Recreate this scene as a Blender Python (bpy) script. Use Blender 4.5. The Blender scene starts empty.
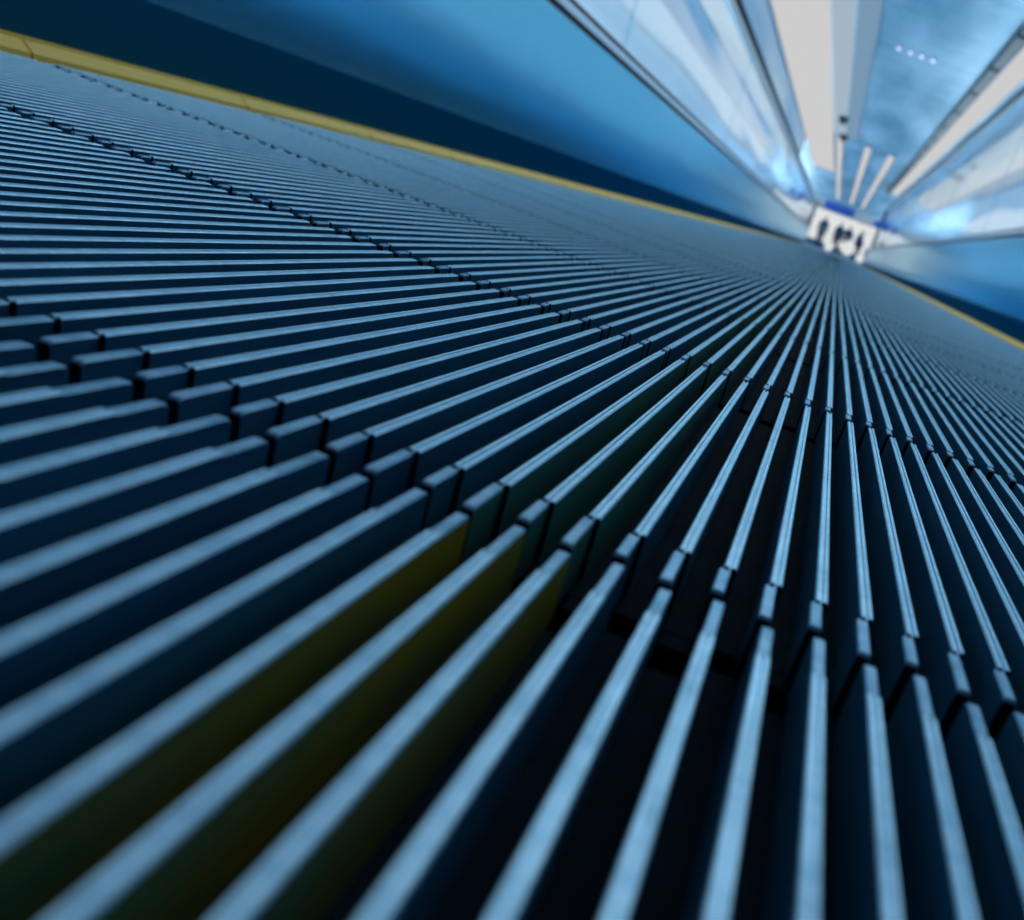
import bpy, bmesh, math, random
from mathutils import Vector, Matrix
random.seed(7)
SC = bpy.context.scene
COL = SC.collection
C = 0.009                       # spacing of the ribs, metres
P = 20.481 * C                  # length of a pallet
HC = 6.542 * C                  # camera height over the rib tops
YJ = 12.39 * C                  # first joint ahead of the camera
XK = 1.222                      # rib index -> x offset
GD = 1.5 * C                    # groove depth
XL, XR = -59.5 * C, 53.0 * C    # inner faces of the yellow edges
LEN = 13.2                      # where the walkway ends

# ---------------------------------------------------------------- materials
def mat(name, base=(.5, .5, .5), metal=0., rough=.5, spec=.5, noise=None, bump=None, rnoise=None, tint=None):
    m = bpy.data.materials.new(name); m.use_nodes = True
    nt = m.node_tree; b = nt.nodes['Principled BSDF']
    b.inputs['Base Color'].default_value = (*base, 1)
    b.inputs['Metallic'].default_value = metal
    b.inputs['Roughness'].default_value = rough
    b.inputs['Specular IOR Level'].default_value = spec
    if tint: b.inputs['Specular Tint'].default_value = (*tint, 1)
    def noisetex(scale, stretch, detail=4):
        mp = nt.nodes.new('ShaderNodeMapping'); mp.inputs['Scale'].default_value = stretch
        g = nt.nodes.new('ShaderNodeNewGeometry')
        nt.links.new(g.outputs['Position'], mp.inputs['Vector'])
        n = nt.nodes.new('ShaderNodeTexNoise'); n.inputs['Scale'].default_value = scale
        n.inputs['Detail'].default_value = detail
        nt.links.new(mp.outputs[0], n.inputs['Vector'])
        return n
    if noise:
        col2, scale, stretch, lo, hi = noise
        n = noisetex(scale, stretch)
        r = nt.nodes.new('ShaderNodeValToRGB')
        r.color_ramp.elements[0].position = lo; r.color_ramp.elements[1].position = hi
        r.color_ramp.elements[0].color = (*base, 1); r.color_ramp.elements[1].color = (*col2, 1)
        nt.links.new(n.outputs['Fac'], r.inputs[0]); nt.links.new(r.outputs[0], b.inputs['Base Color'])
    if rnoise:
        r0, r1, scale, stretch = rnoise
        n = noisetex(scale, stretch)
        mr = nt.nodes.new('ShaderNodeMapRange')
        mr.inputs['From Min'].default_value = .3; mr.inputs['From Max'].default_value = .7
        mr.inputs['To Min'].default_value = r0; mr.inputs['To Max'].default_value = r1
        nt.links.new(n.outputs['Fac'], mr.inputs['Value']); nt.links.new(mr.outputs[0], b.inputs['Roughness'])
    if bump:
        scale, stretch, strength, dist = bump
        n = noisetex(scale, stretch, 3)
        bp = nt.nodes.new('ShaderNodeBump'); bp.inputs['Strength'].default_value = strength
        bp.inputs['Distance'].default_value = dist
        nt.links.new(n.outputs['Fac'], bp.inputs['Height']); nt.links.new(bp.outputs[0], b.inputs['Normal'])
    return m

def emit(name, col, s):
    m = bpy.data.materials.new(name); m.use_nodes = True
    nt = m.node_tree; nt.nodes.clear()
    e = nt.nodes.new('ShaderNodeEmission'); o = nt.nodes.new('ShaderNodeOutputMaterial')
    e.inputs[0].default_value = (*col, 1); e.inputs[1].default_value = s
    nt.links.new(e.outputs[0], o.inputs[0])
    return m

def glassmat(name, tint):
    m = bpy.data.materials.new(name); m.use_nodes = True
    nt = m.node_tree; nt.nodes.clear()
    o = nt.nodes.new('ShaderNodeOutputMaterial'); mx = nt.nodes.new('ShaderNodeMixShader')
    t = nt.nodes.new('ShaderNodeBsdfTransparent'); g = nt.nodes.new('ShaderNodeBsdfGlossy')
    lw = nt.nodes.new('ShaderNodeLayerWeight'); lw.inputs['Blend'].default_value = .5
    pw = nt.nodes.new('ShaderNodeMath'); pw.operation = 'POWER'; pw.inputs[1].default_value = 5
    f = nt.nodes.new('ShaderNodeMath'); f.operation = 'MULTIPLY_ADD'; f.inputs[1].default_value = .85; f.inputs[2].default_value = .03
    nt.links.new(lw.outputs['Facing'], pw.inputs[0]); nt.links.new(pw.outputs[0], f.inputs[0])
    t.inputs[0].default_value = (*tint, 1); g.inputs['Roughness'].default_value = .06
    g.inputs[0].default_value = (.85, .93, 1, 1)
    geo = nt.nodes.new('ShaderNodeNewGeometry')
    mp = nt.nodes.new('ShaderNodeMapping'); mp.inputs['Scale'].default_value = (1, .35, 2.5)
    n = nt.nodes.new('ShaderNodeTexNoise'); n.inputs['Scale'].default_value = 1.6; n.inputs['Detail'].default_value = 1
    bp = nt.nodes.new('ShaderNodeBump'); bp.inputs['Strength'].default_value = .5; bp.inputs['Distance'].default_value = .02
    nt.links.new(geo.outputs['Position'], mp.inputs[0]); nt.links.new(mp.outputs[0], n.inputs['Vector'])
    nt.links.new(n.outputs['Fac'], bp.inputs['Height']); nt.links.new(bp.outputs[0], g.inputs['Normal'])
    nt.links.new(f.outputs[0], mx.inputs[0]); nt.links.new(t.outputs[0], mx.inputs[1]); nt.links.new(g.outputs[0], mx.inputs[2])
    nt.links.new(mx.outputs[0], o.inputs[0])
    return m

M = {}
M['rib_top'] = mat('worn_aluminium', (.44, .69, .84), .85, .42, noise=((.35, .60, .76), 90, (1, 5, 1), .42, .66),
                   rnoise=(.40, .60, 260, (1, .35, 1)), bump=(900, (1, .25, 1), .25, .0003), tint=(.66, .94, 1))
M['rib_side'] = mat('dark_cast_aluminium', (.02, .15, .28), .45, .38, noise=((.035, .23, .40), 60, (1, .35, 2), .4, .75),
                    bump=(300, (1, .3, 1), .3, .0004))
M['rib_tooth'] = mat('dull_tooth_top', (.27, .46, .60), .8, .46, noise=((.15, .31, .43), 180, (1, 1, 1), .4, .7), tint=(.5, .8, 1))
M['paint'] = mat('worn_olive_paint', (.22, .19, .015), .0, .5, noise=((.04, .14, .09), 28, (1, .5, 2.5), .42, .66),
                 bump=(300, (1, .3, 1), .3, .0004))
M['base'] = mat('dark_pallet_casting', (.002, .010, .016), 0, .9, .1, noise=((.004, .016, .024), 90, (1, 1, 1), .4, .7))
M['yellow'] = mat('yellow_plastic', (1.0, .64, .08), 0, .45, noise=((.9, .56, .08), 38, (1, 1.2, 1), .52, .72))
M['skirt'] = mat('satin_steel_skirt', (.22, .55, .69), .95, .15, rnoise=(.12, .18, 3, (1, .12, 1)), bump=(5, (1, .2, 1.5), .12, .01), tint=(.62, .88, 1))
M['tealpaint'] = mat('worn_teal_green_paint', (.02, .16, .13), .0, .5, noise=((.012, .09, .13), 28, (1, .5, 2.5), .42, .66))
M['foot_shade'] = mat('dark_foot_shade', (.012, .085, .14), 1, .45, tint=(.12, .5, .8))  # shade low on the skirt, put into a darker steel colour
M['trim'] = mat('polished_steel_trim', (.55, .66, .75), .95, .22)
M['gasket'] = mat('black_gasket', (.012, .02, .03), 0, .5)
M['rail'] = mat('rubber_handrail', (.03, .08, .12), 0, .35)
M['railcore'] = mat('handrail_steel_guide', (.55, .65, .72), .9, .3)
M['glass'] = glassmat('balustrade_glass', (.86, .94, .98))
M['wall'] = mat('blue_wall_panel', (.16, .45, .72), .1, .4, noise=((.55, .74, .88), .9, (1, .25, 2), .38, .64))
M['ceiling'] = mat('blue_metal_ceiling', (.06, .27, .42), .2, .38, noise=((.30, .54, .72), .9, (1.6, .5, 1), .36, .66),
                   bump=(1.4, (1, 3, 1), .5, .05))
M['floor'] = mat('blue_terrazzo', (.10, .20, .30), 0, .35, noise=((.16, .28, .40), 30, (1, 1, 1), .4, .6))
M['housing'] = mat('lamp_housing', (.35, .45, .55), .6, .4)
M['sign'] = mat('blue_sign_panel', (.01, .11, .50), 0, .4)
M['dark'] = mat('dark_plastic', (.010, .025, .035), 0, .4)
M['white'] = emit('white_light', (1, 1, 1.0), .61)
M['cool'] = emit('cool_light', (.62, .80, 1.0), .62)
M['blue'] = emit('blue_fill_light', (.66, .84, 1.0), 2.5)
M['wallwhite'] = emit('white_wall_light', (1, 1, 1), .95)
M['wallcool'] = emit('cool_wall_light', (.55, .78, 1.0), .85)
M['soft'] = emit('glow_fade', (.66, .84, 1.0), .56)
M['softer'] = emit('dim_glow_fade', (.42, .70, 1.0), .45)
M['hall'] = emit('backlit_hall_wall', (.96, 1, 1.0), .76)
M['violet'] = emit('small_violet_lamp', (.62, .66, 1.0), 2.5)
M['coat'] = mat('dark_blue_cloth', (.006, .05, .13), 0, .8)
M['trouser'] = mat('navy_cloth', (.005, .03, .09), 0, .8)
M['skin'] = mat('skin', (.45, .30, .24), 0, .5)
M['hair'] = mat('dark_hair', (.01, .012, .02), 0, .6)

# ---------------------------------------------------------------- helpers
def link(name, me, parent=None, loc=(0, 0, 0)):
    o = bpy.data.objects.new(name, me); COL.objects.link(o)
    if parent: o.parent = parent
    o.location = loc
    return o
def build(name, bm, mats, parent=None, loc=(0, 0, 0), smooth=False):
    me = bpy.data.meshes.new(name)
    bmesh.ops.recalc_face_normals(bm, faces=bm.faces)
    bm.to_mesh(me); bm.free()
    for m in (mats if isinstance(mats, (list, tuple)) else [mats]): me.materials.append(m)
    if smooth:
        for f in me.polygons: f.use_smooth = True
    return link(name, me, parent, loc)
def empty(name, loc=(0, 0, 0)):
    o = bpy.data.objects.new(name, None); COL.objects.link(o); o.location = loc; o.empty_display_size = .05
    return o
def tag(o, label=None, cat=None, group=None, kind=None):
    for k, v in (('label', label), ('category', cat), ('group', group), ('kind', kind)):
        if v: o[k] = v
    return o
def box(bm, x0, x1, y0, y1, z0, z1, bevel=0, mi=0, seg=1):
    r = bmesh.ops.create_cube(bm, size=1)
    vs = r['verts']
    for v in vs:
        v.co = Vector((x0 if v.co.x < 0 else x1, y0 if v.co.y < 0 else y1, z0 if v.co.z < 0 else z1))
    fs = list({f for v in vs for f in v.link_faces})
    for f in fs: f.material_index = mi
    if bevel:
        es = list({e for v in vs for e in v.link_edges})
        bmesh.ops.bevel(bm, geom=es, offset=bevel, segments=seg, affect='EDGES', material=-1)
def prism_y(bm, prof, y0, y1, mi=0, midx=None):
    """closed profile (x, z) run from y0 to y1"""
    a = [bm.verts.new((x, y0, z)) for x, z in prof]; b = [bm.verts.new((x, y1, z)) for x, z in prof]
    n = len(prof)
    for i in range(n):
        f = bm.faces.new((a[i], a[(i + 1) % n], b[(i + 1) % n], b[i])); f.material_index = midx[i] if midx else mi
    f = bm.faces.new(a[::-1]); f.material_index = mi
    f = bm.faces.new(b); f.material_index = mi
def cyl(bm, c, r, h, n=24, axis='Z', r2=None):
    mt = Matrix.Translation(c)
    if axis == 'Y': mt = mt @ Matrix.Rotation(math.pi / 2, 4, 'X')
    if axis == 'X': mt = mt @ Matrix.Rotation(math.pi / 2, 4, 'Y')
    bmesh.ops.create_cone(bm, cap_ends=True, segments=n, radius1=r, radius2=r if r2 is None else r2, depth=h, matrix=mt)

# ---------------------------------------------------------------- rib shapes
W2 = .142 * C
def rib_bm(bm, y0, y1, xo=0., w2=W2, top=0., round0=0., round1=0., groove=True, cut0=0., k=1.0):
    """one rib lengthwise: sections along y carry the same profile; ends may roll down; slots 0 top, 1 side"""
    b = .030 * C
    if groove:
        g = .028 * C
        prof = [(-w2, None), (-w2, -b * 1.3), (-w2 + b, 0), (-g * 1.3, 0), (-g * .7, -g * 1.8), (g * .7, -g * 1.8), (g * 1.3, 0), (w2 - b, 0), (w2, -b * 1.3), (w2, None)]
    else:
        prof = [(-w2, None), (-w2, -b * 1.3), (-w2 + b, 0), (w2 - b, 0), (w2, -b * 1.3), (w2, None)]
    secs = []
    if round0:
        for a in (0, 30, 60): secs.append((y0 + round0 * (1 - math.cos(math.radians(a))) , -round0 * (1 - math.sin(math.radians(a)))))
        secs.append((y0 + round0, 0))
    else: secs.append((y0, 0))
    if round1:
        secs.append((y1 - round1, 0))
        for a in (60, 30, 0): secs.append((y1 - round1 * (1 - math.cos(math.radians(a))), -round1 * (1 - math.sin(math.radians(a)))))
    else: secs.append((y1, 0))
    rows = []
    for (y, dz) in secs:
        row = []
        for (x, z) in prof:
            zz = -GD - .02 * C if z is None else top + z + dz
            row.append(bm.verts.new((xo + x, y, zz)))
        rows.append(row)
    n = len(prof)
    for r in range(len(rows) - 1):
        for i in range(n - 1):
            f = bm.faces.new((rows[r][i], rows[r][i + 1], rows[r + 1][i + 1], rows[r + 1][i]))
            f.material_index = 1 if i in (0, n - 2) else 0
    for row, rev in ((rows[0], 0), (rows[-1], 1)):
        f = bm.faces.new(row[::-1] if rev else row); f.material_index = 2  # end caps near-black: shade inside the joint put into the colour

# pallet-local y: 0 = nominal rear joint, P = nominal front joint (tips average there)
MAIN0, MAIN1 = 1.54 * C, P - 1.22 * C
def tip_span(odd):   return MAIN1 - .002 * C, P + (.15 if odd else -.15) * C
def block_span(odd): return (.50 if odd else .18) * C, MAIN0 - .05 * C
def bm_main(st=0):
    bm = bmesh.new(); rib_bm(bm, 1.09 * C if st else MAIN0, MAIN1, round0=.02 * C, round1=.02 * C if st else .03 * C); return bm
# st 0: worn, lowered end teeth (the joint nearest the camera); st 1: short end teeth flush with the rib
def add_tip(bm, odd, st):
    a, b = tip_span(odd)
    if st == 0: rib_bm(bm, a, b, w2=.128 * C, top=-.040 * C, round1=.13 * C, groove=False)
    else: rib_bm(bm, a, b - .20 * C, w2=.136 * C, top=-.010 * C, round1=.14 * C)
def add_block(bm, odd, st):
    a, b = block_span(odd)
    if st == 0: rib_bm(bm, a, b, xo=-.09 * C, w2=.132 * C, top=-.055 * C, round0=.09 * C, groove=False)
    else: rib_bm(bm, a + .05 * C, 1.06 * C, xo=-.06 * C, w2=.134 * C, top=-.045 * C, round0=.10 * C, groove=False)
def bm_tip(odd, st):
    bm = bmesh.new(); add_tip(bm, odd, st); return bm
def bm_block(odd, st):
    bm = bmesh.new(); add_block(bm, odd, st); return bm
def mesh_of(bm, name, mats):
    me = bpy.data.meshes.new(name); bmesh.ops.recalc_face_normals(bm, faces=bm.faces); bm.to_mesh(me); bm.free()
    for m in mats: me.materials.append(m)
    return me
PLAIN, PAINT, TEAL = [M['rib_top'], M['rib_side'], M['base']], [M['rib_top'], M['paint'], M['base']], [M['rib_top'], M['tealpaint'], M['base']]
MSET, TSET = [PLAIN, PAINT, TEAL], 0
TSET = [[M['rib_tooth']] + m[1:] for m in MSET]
ME = {}
for pt in (0, 1, 2):
    for st in (0, 1):
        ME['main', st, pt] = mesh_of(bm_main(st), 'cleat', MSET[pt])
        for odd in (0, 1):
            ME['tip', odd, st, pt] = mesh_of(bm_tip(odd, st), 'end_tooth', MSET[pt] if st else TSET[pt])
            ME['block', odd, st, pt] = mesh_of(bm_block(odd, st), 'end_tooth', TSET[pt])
    for odd in (0, 1):
        bm = bm_main(1); add_tip(bm, odd, 1); add_block(bm, odd, 1)
        ME['whole', odd, pt] = mesh_of(bm, 'cleat', MSET[pt])
KS = list(range(-60, 52))
PAINTED = (-6, -5, -4)
def x_of(k): return (k + XK) * C
def floor_bm():
    """floor of the grooves: a plate with comb-cut ends, so that the joint shows as staggered slots"""
    bm = bmesh.new()
    zt, zb = -GD, -GD - 1.2 * C
    box(bm, XL + .3 * C, XR - .3 * C, .85 * C, P - .55 * C, zb, zt)
    for k in KS[:-1]:
        x = x_of(k + .5)
        if k % 2: box(bm, x - .36 * C, x + .36 * C, P - .56 * C, P + .1 * C, zb, zt - .02 * C)
        else:     box(bm, x - .36 * C, x + .36 * C, .35 * C, .86 * C, zb, zt - .02 * C)
    return bm
ME['floor'] = mesh_of(floor_bm(), 'groove_plate', [M['base']])
def strip_bm(side):
    bm = bmesh.new(); s = side
    x0 = 0; x1 = 4.2 * C * s; h = 1.0 * C; z0 = -.6 * C
    prof = [(x0, z0), (x0 + .1 * C * s, h * .3), (x0 + .9 * C * s, h), (x1, h), (x1, z0)]
    prism_y(bm, prof, .12 * C, P - .05 * C)
    return bm
ME['stripL'] = mesh_of(strip_bm(-1), 'yellow_edge', [M['yellow']])
ME['stripR'] = mesh_of(strip_bm(1), 'yellow_edge', [M['yellow']])
def ribbed_bm():
    bm = bmesh.new()
    for k in KS:
        b2 = bmesh.new(); odd = k % 2
        rib_bm(b2, 1.09 * C, MAIN1, groove=False)
        add_tip(b2, odd, 1); add_block(b2, odd, 1)
        for v in b2.verts: v.co.x += x_of(k)
        if k in PAINTED:
            for f in b2.faces:
                if f.material_index == 1: f.material_index = 3
        tmp = bpy.data.meshes.new('t'); b2.to_mesh(tmp); b2.free(); bm.from_mesh(tmp); bpy.data.meshes.remove(tmp)
    return bm
ME['ribbed'] = mesh_of(ribbed_bm(), 'ribbed_plate', [M['rib_top'], M['rib_side'], M['base'], M['tealpaint']])

NAMES = {0: 'nearest grooved metal walkway pallet, its thick blurred ribs filling the foreground',
         1: 'second grooved pallet from the camera, with sharp ribs between the two largest staggered joints',
         2: 'third grooved pallet from the camera, narrow ribs between the second and third joint'}
ORD = 'zeroth first second third fourth fifth sixth seventh eighth ninth tenth eleventh twelfth thirteenth fourteenth fifteenth sixteenth'.split()
NP = int((LEN - (YJ - P)) / P)
for j in range(NP):
    y = YJ - P + j * P
    t = empty('walkway_pallet', (0, y, 0))
    lab = NAMES.get(j) or (f'{ORD[j + 1]} grooved pallet from the camera along the moving walkway' if j < 16 else
                           'distant finely grooved pallet beyond the sixteenth, blurred towards the end of the walkway')
    tag(t, lab, 'walkway pallet', 'grooved pallets of the moving walkway')
    link('groove_plate', ME['floor'], t)
    e = link('yellow_edge', ME['stripL'], t, (XL, 0, 0)); e['label'] = 'raised yellow edge on the left'
    e = link('yellow_edge', ME['stripR'], t, (XR, 0, 0)); e['label'] = 'raised yellow edge on the right'
    if j < 6:
        for k in KS[3:103]:
            pt = (1 if j == 0 else 2) if k in PAINTED else 0; odd = k % 2
            if j < 3:
                c = link('cleat', ME['main', int(j > 1), pt], t, (x_of(k), 0, 0))
                link('end_tooth', ME['tip', odd, int(j > 0), pt], c); link('end_tooth', ME['block', odd, int(j > 1), pt], c)
            else:
                c = link('cleat', ME['whole', odd, pt], t, (x_of(k), 0, 0))
            if pt: c['label'] = 'metal rib with worn %s paint on its side' % ('olive yellow' if pt == 1 else 'teal green')
        bm = bmesh.new()
        for k in KS[:3] + KS[103:]:
            for me in (ME['whole', k % 2, 0],):
                b2 = bmesh.new(); b2.from_mesh(me)
                for v in b2.verts: v.co.x += x_of(k)
                tmp = bpy.data.meshes.new('t'); b2.to_mesh(tmp); b2.free(); bm.from_mesh(tmp); bpy.data.meshes.remove(tmp)
        o = build('cleat', bm, PLAIN, t); o['kind'] = 'stuff'
    else:
        link('ribbed_plate', ME['ribbed'], t)
YEND = YJ - P + NP * P

# landing and floors
bm = bmesh.new()
box(bm, XL, XR, YEND + .02, YEND + .35, -.012, .004, .002)
for k in KS: box(bm, x_of(k + .5) - .25 * C, x_of(k + .5) + .25 * C, YEND - .02, YEND + .025, -.010, -.001)
cp = empty('comb_plate', (0, 0, 0)); tag(cp, 'metal comb plate at the far end of the walkway between the balustrades', 'comb plate')
build('comb', bm, M['trim'], cp)
bm = bmesh.new(); box(bm, XL, XR, YEND + .35, YEND + 1.6, -.03, .002, .002)
build('landing_plate', bm, M['skirt'], cp)
bm = bmesh.new(); box(bm, -9, 9, YEND + 1.6, 52, -.06, 0)
tag(build('floor', bm, M['floor']), kind='structure')
bm = bmesh.new()
box(bm, -1.75, XL - .16, -4, YEND + 1.6, -.06, 0); box(bm, XR + .16, 1.75, -4, YEND + 1.6, -.06, 0)
tag(build('floor', bm, M['floor']), kind='structure')
bm = bmesh.new(); box(bm, XL - .05, XR + .05, -4, YEND + 1.6, -.30, -.28)
tag(build('floor', bm, M['dark']), kind='structure')

# ---------------------------------------------------------------- balustrades
def balustrade(side, xin, zt, label, zr, xr, hl, railmat):
    s = side
    t = empty('balustrade', (xin, 0, 0)); tag(t, label, 'balustrade', 'balustrades of the walkway')
    y0, y1 = -3.0, YEND + .2
    bm = bmesh.new()                         # undercut foot, then straight up
    prof = []
    N = 14; zc = .125; sl = .0
    for q in range(N + 1):
        z = -.02 + (zc + .02) * q / N; prof.append((s * sl * (zc - z) ** 2 / (2 * zc), z))
    prof.append((0, zt - .010))
    ra = [bm.verts.new((x, y0, z)) for x, z in prof]; rb = [bm.verts.new((x, y1, z)) for x, z in prof]
    for q in range(len(prof) - 1): bm.faces.new((ra[q], ra[q + 1], rb[q + 1], rb[q]))
    bk = [bm.verts.new((.012 * s + max(0, x * s) * s, y, z)) for x, z in (prof[-1], prof[0]) for y in (y0, y1)]
    bm.faces.new((ra[-1], bk[0], bk[1], rb[-1])); bm.faces.new((bk[0], bk[2], bk[3], bk[1])); bm.faces.new((bk[2], ra[0], rb[0], bk[3]))
    o = build('skirt_panel', bm, M['skirt'], t)
    for f in list(o.data.polygons)[:N]: f.use_smooth = True
    bm = bmesh.new()                         # low dark strip added for the shade at the skirt foot, flush on it
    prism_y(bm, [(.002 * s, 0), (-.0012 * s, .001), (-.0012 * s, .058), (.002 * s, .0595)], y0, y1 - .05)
    build('skirt_foot_shade', bm, M['foot_shade'], t)
    bm = bmesh.new()                         # rounded inner decking that carries the glass
    pr = [(-.004 * s, zt), (-.004 * s, zt + .010), (.004 * s, zt + .016), (.045 * s, zt + .03), (.12 * s, zt + .03), (.15 * s, zt), (.15 * s, -.03), (.013 * s, -.03), (.013 * s, zt)]
    prism_y(bm, pr, y0, y1); build('deck_trim', bm, M['trim'], t)
    bm = bmesh.new(); box(bm, min(.001 * s, .008 * s), max(.001 * s, .008 * s), y0, y1, zt - .0095, zt - .0005)
    box(bm, min(.040 * s, .050 * s), max(.040 * s, .050 * s), y0, y1, zt + .025, zt + .040)
    build('gasket', bm, M['gasket'], t)
    gx = xr - xin
    n = 10; L = (y1 - .2 - y0) / n
    for i in range(n):
        bm = bmesh.new(); box(bm, gx - .005, gx + .005, y0 + i * L + .002, y0 + (i + 1) * L - .002, zt + .028, zr - .02)
        g = build('glass_panel', bm, M['glass'], t)
    # handrail: its own thing, slides over the guide
    bm = bmesh.new(); box(bm, gx - .018, gx + .018, y0, y1, zr - .03, zr - .006, .003)
    build('handrail_guide', bm, M['railcore'], t)
    bm = bmesh.new()
    w, h = .030, .014
    pr = [(w * math.cos(a), h * math.sin(a)) for a in [math.radians(d) for d in (0, 20, 45, 70, 90, 110, 135, 160, 180, 200, 230, 270, 310, 340)]]
    secs = []
    yy = [y0, y1]
    path = [(y0, zr + .006), (y1, zr + .006)]
    R = (zr - .10) / 2
    for d in range(-80, 91, 10):
        a = math.radians(d); path.append((y1 + .02 + R * math.cos(-a) * 1.0, zr + .006 - R + R * math.sin(-a)) )
    path = path[:2] + [(y1 + R * math.sin(math.radians(d)), zr + .006 - R + R * math.cos(math.radians(d))) for d in range(10, 181, 10)]
    rows = []
    for i, (py, pz) in enumerate(path):
        if i < 2: ty, tz = 1, 0
        else:
            d = math.radians((i - 1) * 10); ty, tz = math.cos(d), -math.sin(d)
        ny, nz = -tz, ty
        rows.append([bm.verts.new((xr + a, py + ny * b, pz + nz * b)) for a, b in pr])
    for r in range(len(rows) - 1):
        for i in range(len(pr)):
            bm.faces.new((rows[r][i], rows[r][(i + 1) % len(pr)], rows[r + 1][(i + 1) % len(pr)], rows[r + 1][i]))
    bm.faces.new(rows[0]); bm.faces.new(rows[-1][::-1])
    o = build('handrail', bm, railmat, smooth=True)
    tag(o, hl, 'handrail', 'moving handrails')
    # end glass under the newel
    bm = bmesh.new()
    pts = [(y1 - .2, zt + .02), (y1 - .2, zr - .02), (y1, zr - .02)] + [(y1 + (R - .02) * math.sin(math.radians(d)), zr - R + (R - .02) * math.cos(math.radians(d))) for d in range(10, 181, 17)]
    va = [bm.verts.new((gx - .005, a, b)) for a, b in pts]; vb = [bm.verts.new((gx + .005, a, b)) for a, b in pts]
    bm.faces.new(va); bm.faces.new(vb[::-1])
    for i in range(len(pts)): bm.faces.new((va[i], vb[i], vb[(i + 1) % len(pts)], va[(i + 1) % len(pts)]))
    build('glass_panel', bm, M['glass'], t)
XSL, XSR = XL - 4.4 * C, XR + 4.4 * C
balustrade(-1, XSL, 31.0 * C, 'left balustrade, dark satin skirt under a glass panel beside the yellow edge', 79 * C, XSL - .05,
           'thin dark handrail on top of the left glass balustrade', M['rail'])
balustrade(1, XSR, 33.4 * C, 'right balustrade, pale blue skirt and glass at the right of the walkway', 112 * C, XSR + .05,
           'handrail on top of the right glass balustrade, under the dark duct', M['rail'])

# ---------------------------------------------------------------- tunnel shell
HT = 2.46          # ceiling
WX = 1.75
bm = bmesh.new(); box(bm, -WX - .1, -WX, -4, 20.5, -.06, HT); tag(build('wall_left', bm, M['wall']), kind='structure')
bm = bmesh.new(); box(bm, WX, WX + .1, -4, 25, -.06, HT); tag(build('wall_right', bm, M['wall']), kind='structure')
bm = bmesh.new()
y = -4
while y < 52:
    wx = WX if y < 20 else 9
    box(bm, -wx, wx, y, y + .595, HT, HT + .05, .006); y += .6
tag(build('ceiling', bm, M['ceiling']), kind='structure')
bm = bmesh.new(); box(bm, -9, -WX, 20.4, 20.5, 0, HT + .1); box(bm, WX, 9, 25, 25.1, 0, HT + .1)
tag(build('wall_front', bm, M['wall']), kind='structure')
bm = bmesh.new(); box(bm, -9, 9, 51.9, 52, 0, HT + .1); tag(build('wall_back', bm, M['wall']), kind='structure')
bm = bmesh.new(); box(bm, -9.1, -9, 20.5, 52, 0, HT + .1); box(bm, 9, 9.1, 25, 52, 0, HT + .1)
tag(build('wall_hall', bm, M['wall']), kind='structure')

def light_box(name, x0, x1, y0, y1, z0, z1, m, label, cat, group=None, facing='Z'):
    """shallow steel tray with a glowing diffuser"""
    t = empty(name, ((x0 + x1) / 2, (y0 + y1) / 2, z1)); ox, oy, oz = t.location
    bm = bmesh.new(); e = .012
    box(bm, x0 - ox, x1 - ox, y0 - oy, y1 - oy, z0 - oz, z1 - oz, .003)
    build('housing', bm, M['housing'], t)
    bm = bmesh.new()
    if facing == 'Z': box(bm, x0 - ox + e, x1 - ox - e, y0 - oy + e, y1 - oy - e, z0 - oz - .006, z0 - oz)
    elif facing == '+X': box(bm, x1 - ox, x1 - ox + .006, y0 - oy + e, y1 - oy - e, z0 - oz + e, z1 - oz - e)
    elif facing == '-X': box(bm, x0 - ox - .006, x0 - ox, y0 - oy + e, y1 - oy - e, z0 - oz + e, z1 - oz - e)
    elif facing == '-Y': box(bm, x0 - ox + e, x1 - ox - e, y0 - oy - .006, y0 - oy, z0 - oz + e, z1 - oz - e)
    build('diffuser', bm, m, t)
    tag(t, label, cat, group)
    return t
# luminous strips of the ceiling and the walls
light_box('ceiling_light', -1.72, -.96, -1.0, 26, HT - .05, HT, M['white'], 'broad white luminous strip running along the left of the ceiling', 'ceiling light')
light_box('ceiling_light', -.96, -.68, -1.0, 17.5, HT - .05, HT, M['soft'], 'narrow pale blue strip added as the fading glow beside the broad white ceiling strip', 'ceiling light')  # this strip and the next step the white glow down, fade made by colour
light_box('ceiling_light', -.68, -.42, -1.0, 17.5, HT - .05, HT, M['softer'], 'dim blue strip added as the last of the fading glow at the edge of the bright ceiling strips', 'ceiling light')
light_box('ceiling_light', .99, 1.26, -1.0, 26, HT - .05, HT, M['white'], 'white luminous strip on the ceiling above the right handrail', 'ceiling light')
bm = bmesh.new(); yy = -1.0
while yy < 26:
    box(bm, .86, .97, yy, yy + 1.15, HT - .09, HT, .01); box(bm, .89, .94, yy + 1.14, yy + 1.26, HT - .05, HT); yy += 1.25
tag(build('cable_duct', bm, M['dark']), 'dark segmented duct under the ceiling beside the right white strip', 'duct')
light_box('wall_light', -WX, -WX + .03, 1, 20.3, .55, 1.22, M['wallcool'], 'lower pale glowing strip on the wall behind the left glass', 'wall light', facing='+X')
light_box('wall_light', -WX, -WX + .03, 1, 20.3, 1.50, 1.86, M['wallwhite'], 'upper white glowing strip on the wall behind the left glass', 'wall light', facing='+X')
light_box('wall_light', WX - .03, WX, 1, 24, 1.68, 2.38, M['wallwhite'], 'tall white glowing panel high on the wall behind the right glass', 'wall light', facing='-X')
light_box('wall_light', WX - .03, WX, 1, 24, .55, 1.45, M['wallcool'], 'pale glowing strip low on the wall behind the right glass', 'wall light', facing='-X')
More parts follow.
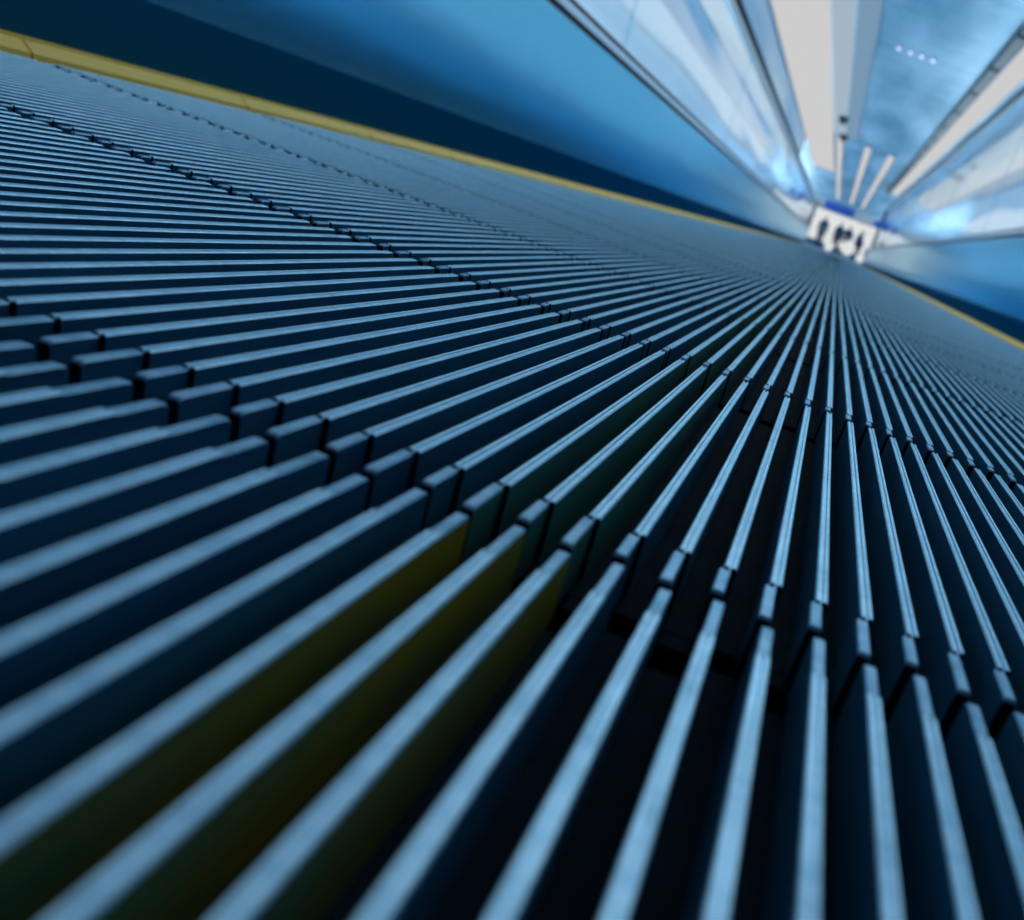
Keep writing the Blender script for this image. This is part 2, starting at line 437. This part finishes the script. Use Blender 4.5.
for i, x in enumerate((-.82, -.14, .42)):
    light_box('ceiling_light', x - .09, x + .09, 18, 38, HT - .05, HT, M['white'],
              ('left', 'middle', 'right')[i] + ' one of three slim white tubes on the far ceiling', 'ceiling light', 'slim tubes on the far ceiling')
for i, yy in enumerate((1.0, 2.8, 4.55)):  # unseen panels added to light the rib tops from above
    light_box('ceiling_light', -.38, .84, yy, yy + 1.55, HT - .05, HT, M['blue'], ('nearest', 'middle', 'farthest')[i] + ' unseen pale blue fill panel added on the ceiling overhead', 'ceiling light', 'added blue fill panels overhead')

M['up'] = emit('upward_fill_light', (.62, .86, 1.0), 7.0)  # hidden fill, added to brighten the ceiling and walls from below
for s_, side in ((-1, 'left'), (1, 'right')):
    t = empty('fill_trough_light', (s_ * 1.42, 0, 0))
    bm = bmesh.new(); box(bm, -.2, .2, 2.2, 24, 0, .05, .004); build('housing', bm, M['housing'], t)
    bm = bmesh.new(); box(bm, -.17, .17, 2.25, 23.9, .05, .056); build('diffuser', bm, M['up'], t)
    tag(t, 'added upward fill trough hidden behind the ' + side + ' balustrade', 'added fill light', 'added fill troughs beside the walkway')
M['uphall'] = emit('hall_fill_light', (.66, .86, 1.0), 9.5)  # fill added to lift the ceiling of the far hall
for s_, side in ((-1, 'left'), (1, 'right')):
    t = empty('fill_trough_light', (-3.2 if s_ < 0 else 3.2, 0 if s_ < 0 else 4.4, 0))
    bm = bmesh.new(); box(bm, -.5, .5, 21, 45, 0, .05, .004); build('housing', bm, M['housing'], t)
    bm = bmesh.new(); box(bm, -.46, .46, 21.05, 44.9, .05, .056); build('diffuser', bm, M['uphall'], t)
    tag(t, 'added upward fill trough along the ' + side + ' side of the far hall', 'added fill light', 'added fill troughs of the far hall')
# far hall
light_box('window_light', -4.8, 4.4, 51.8, 51.9, .40, 2.40, M['hall'], 'wide glowing white wall at the very end beyond the walkway', 'light wall', facing='-Y')
for i, (xa, xb, yy, z) in enumerate(((-1.5, .18, 43, 2.45), (1.4, 2.05, 43, 2.38))):
    bm = bmesh.new(); box(bm, xa, xb, yy, yy + .06, z - .38, z, .01)
    tag(build('hanging_sign', bm, M['sign']), ('long' if i == 0 else 'short') + ' deep blue sign panel hanging over the far end', 'sign')
for i, (px, z, r, y) in enumerate(((-.36, .19, .18, 30), (.36, .37, .28, 30), (1.16, 1.01, .40, 30), (.86, .16, .15, 27.5))):
    t = empty('globe_lamp', (px, y, 0))
    bm = bmesh.new(); bmesh.ops.create_uvsphere(bm, u_segments=20, v_segments=12, radius=r, matrix=Matrix.Translation((0, 0, z)))
    build('globe', bm, M['hall'], t, smooth=True)
    bm = bmesh.new(); cyl(bm, (0, 0, (z - r * .98) / 2), r * .35, z - r * .98, 16)
    build('stand', bm, M['housing'], t)
    tag(t, ('small glowing globe left of the far figures\' feet', 'middle glowing globe between the far figures',
            'largest glowing globe, right of the far figures', 'smallest dim globe right of the far figures\' feet')[i], 'lamp', 'glowing globes at the far end')
for i, yy in enumerate((15.2, 17.4)):
    t = empty('dome_camera', ((-.74, -.71)[i], yy, HT - .05 if i == 0 else HT - .05))
    bm = bmesh.new(); bmesh.ops.create_uvsphere(bm, u_segments=16, v_segments=10, radius=.095, matrix=Matrix.Translation((0, 0, -.05)))
    build('dome', bm, M['dark'], t, smooth=True)
    bm = bmesh.new(); cyl(bm, (0, 0, -.02), .09, .04, 20); build('mount', bm, M['dark'], t)
    tag(t, ('nearer', 'farther')[i] + ' of two small dark domes on the ceiling', 'ceiling camera', 'dark domes on the ceiling')
for i in range(4):
    t = empty('spot_lamp', (-.14 + .14 * i, 9.7, HT))
    bm = bmesh.new(); cyl(bm, (0, 0, -.012), .035, .024, 16); build('ring', bm, M['housing'], t)
    bm = bmesh.new(); cyl(bm, (0, 0, -.027), .026, .006, 16); build('lens', bm, M['violet'], t)
    tag(t, ORD[i + 1] + ' from the left of four tiny violet spots in a row on the ceiling', 'ceiling light', 'tiny violet spots on the ceiling')

# ---------------------------------------------------------------- people
def skinned(name, verts, edges, radii, m, parent=None, sub=2):
    me = bpy.data.meshes.new(name); me.from_pydata(verts, edges, []); me.update()
    o = link(name, me, parent); me.materials.append(m)
    md = o.modifiers.new('skin', 'SKIN'); md.use_smooth_shade = True
    for i, r in enumerate(radii):
        sv = me.skin_vertices[0].data[i]; sv.radius = (r[0], r[1]) if isinstance(r, tuple) else (r, r)
        sv.use_root = (i == 0)
    s = o.modifiers.new('sub', 'SUBSURF'); s.levels = sub; s.render_levels = sub
    return o
def person(x, y, rot, h, stride, label, coat):
    t = empty('person', (x, y, 0)); t.rotation_euler.z = rot; t.scale = (h / 1.75,) * 3
    tag(t, label, 'person', 'people standing at the far end')
    s = stride
    V = [(0, 0, .98), (0, 0, 1.15), (0, .0, 1.38), (0, .01, 1.49), (0, .0, 1.56), (0, .015, 1.66),
         (-.10, 0, .92), (-.11, s * .5, .50), (-.11, s * .4 - .02, .09), (-.12, s * .4 + .12, .04),
         (.10, 0, .92), (.11, -s * .3, .50), (.11, -s - .02, .09), (.12, -s + .12, .04),
         (-.19, 0, 1.42), (-.25, -s * .3, 1.13), (-.25, -s * .2 + .06, .88), (-.25, -s * .2 + .08, .79),
         (.19, 0, 1.42), (.25, s * .3, 1.13), (.25, s * .3 + .06, .88), (.25, s * .3 + .08, .79)]
    E = [(0, 1), (1, 2), (2, 3), (3, 4), (4, 5), (0, 6), (6, 7), (7, 8), (8, 9), (0, 10), (10, 11), (11, 12), (12, 13),
         (2, 14), (14, 15), (15, 16), (16, 17), (2, 18), (18, 19), (19, 20), (20, 21)]
    Rr = [(.16, .11), (.14, .10), (.17, .11), (.06, .06), (.07, .08), (.085, .10), .12, .095, .07, .05, .12, .095, .07, .05,
          .06, .045, .033, .035, .06, .045, .033, .035]
    b = skinned('body', V, E, Rr, M['trouser'], t)
    c = skinned('coat', [(0, 0, .88), (0, 0, 1.12), (0, 0, 1.36), (0, .005, 1.46), (-.19, 0, 1.42), (-.25, -s * .3, 1.13), (-.25, -s * .2 + .05, .92), (.19, 0, 1.42), (.25, s * .3, 1.13), (.25, s * .3 + .05, .92)],
                [(0, 1), (1, 2), (2, 3), (2, 4), (4, 5), (5, 6), (2, 7), (7, 8), (8, 9)],
                [(.20, .15), (.17, .13), (.19, .13), (.075, .075), .075, .06, .05, .075, .06, .05], coat, t)
    hd = skinned('hair', [(0, -.015, 1.64), (0, .0, 1.72)], [(0, 1)], [(.095, .11), (.075, .09)], M['hair'], t)
    f = skinned('face', [(0, .05, 1.60), (0, .06, 1.66)], [(0, 1)], [(.065, .06), (.07, .06)], M['skin'], t)
for a in ((-1.18, 43.5, 3.1, 1.72, .05, 'leftmost far person standing apart in dark clothes', M['coat']),
          (-.24, 43.8, 0.2, 1.70, .25, 'second far person from the left, in dark blue, walking away', M['coat']),
          (.30, 45.2, 2.9, 1.74, .22, 'third far person from the left, close beside the second', M['coat']),
          (1.02, 43.0, 0.4, 1.66, .15, 'rightmost far person, beside the largest glowing globe', M['coat'])):
    person(*a)

# ---------------------------------------------------------------- camera
f, roll, vx, vy, ppx, ppy = 738.5, .355, 836.2, 252.7, 752., 460.
F = Vector((vx - ppx, vy - ppy, f)).normalized()
c_, s_ = math.cos(roll), math.sin(roll)
X = Vector((c_, s_, -(c_ * F[0] + s_ * F[1]) / F[2])).normalized()
Z = X.cross(F)
right = Vector((X[0], F[0], Z[0])); up = -Vector((X[1], F[1], Z[1])); back = -Vector((X[2], F[2], Z[2]))
mw = Matrix((right, up, back)).transposed().to_4x4(); mw.translation = Vector((0, 0, HC))
cd = bpy.data.cameras.new('camera'); cam = bpy.data.objects.new('camera', cd); COL.objects.link(cam)
cam.matrix_world = mw
cd.sensor_fit = 'HORIZONTAL'; cd.sensor_width = 36; cd.lens = f / 1024 * 36
cd.shift_x = (512 - ppx) / 1024; cd.shift_y = (ppy - 460) / 1024
cd.clip_start = .004; cd.clip_end = 200
cd.dof.use_dof = True; cd.dof.focus_distance = 26 * C; cd.dof.aperture_fstop = cd.lens / 2.1
SC.camera = cam

# ---------------------------------------------------------------- world and colour
w = bpy.data.worlds.new('world'); SC.world = w; w.use_nodes = True
w.node_tree.nodes['Background'].inputs[0].default_value = (.10, .38, .85, 1)
w.node_tree.nodes['Background'].inputs[1].default_value = .12
vs = SC.view_settings; vs.view_transform = 'Standard'; vs.look = 'None'; vs.exposure = 0; vs.gamma = 1; vs.use_curve_mapping = False
try:
    SC.cycles.use_denoising = True
    SC.cycles.max_bounces = 8; SC.cycles.transparent_max_bounces = 16
except Exception: pass
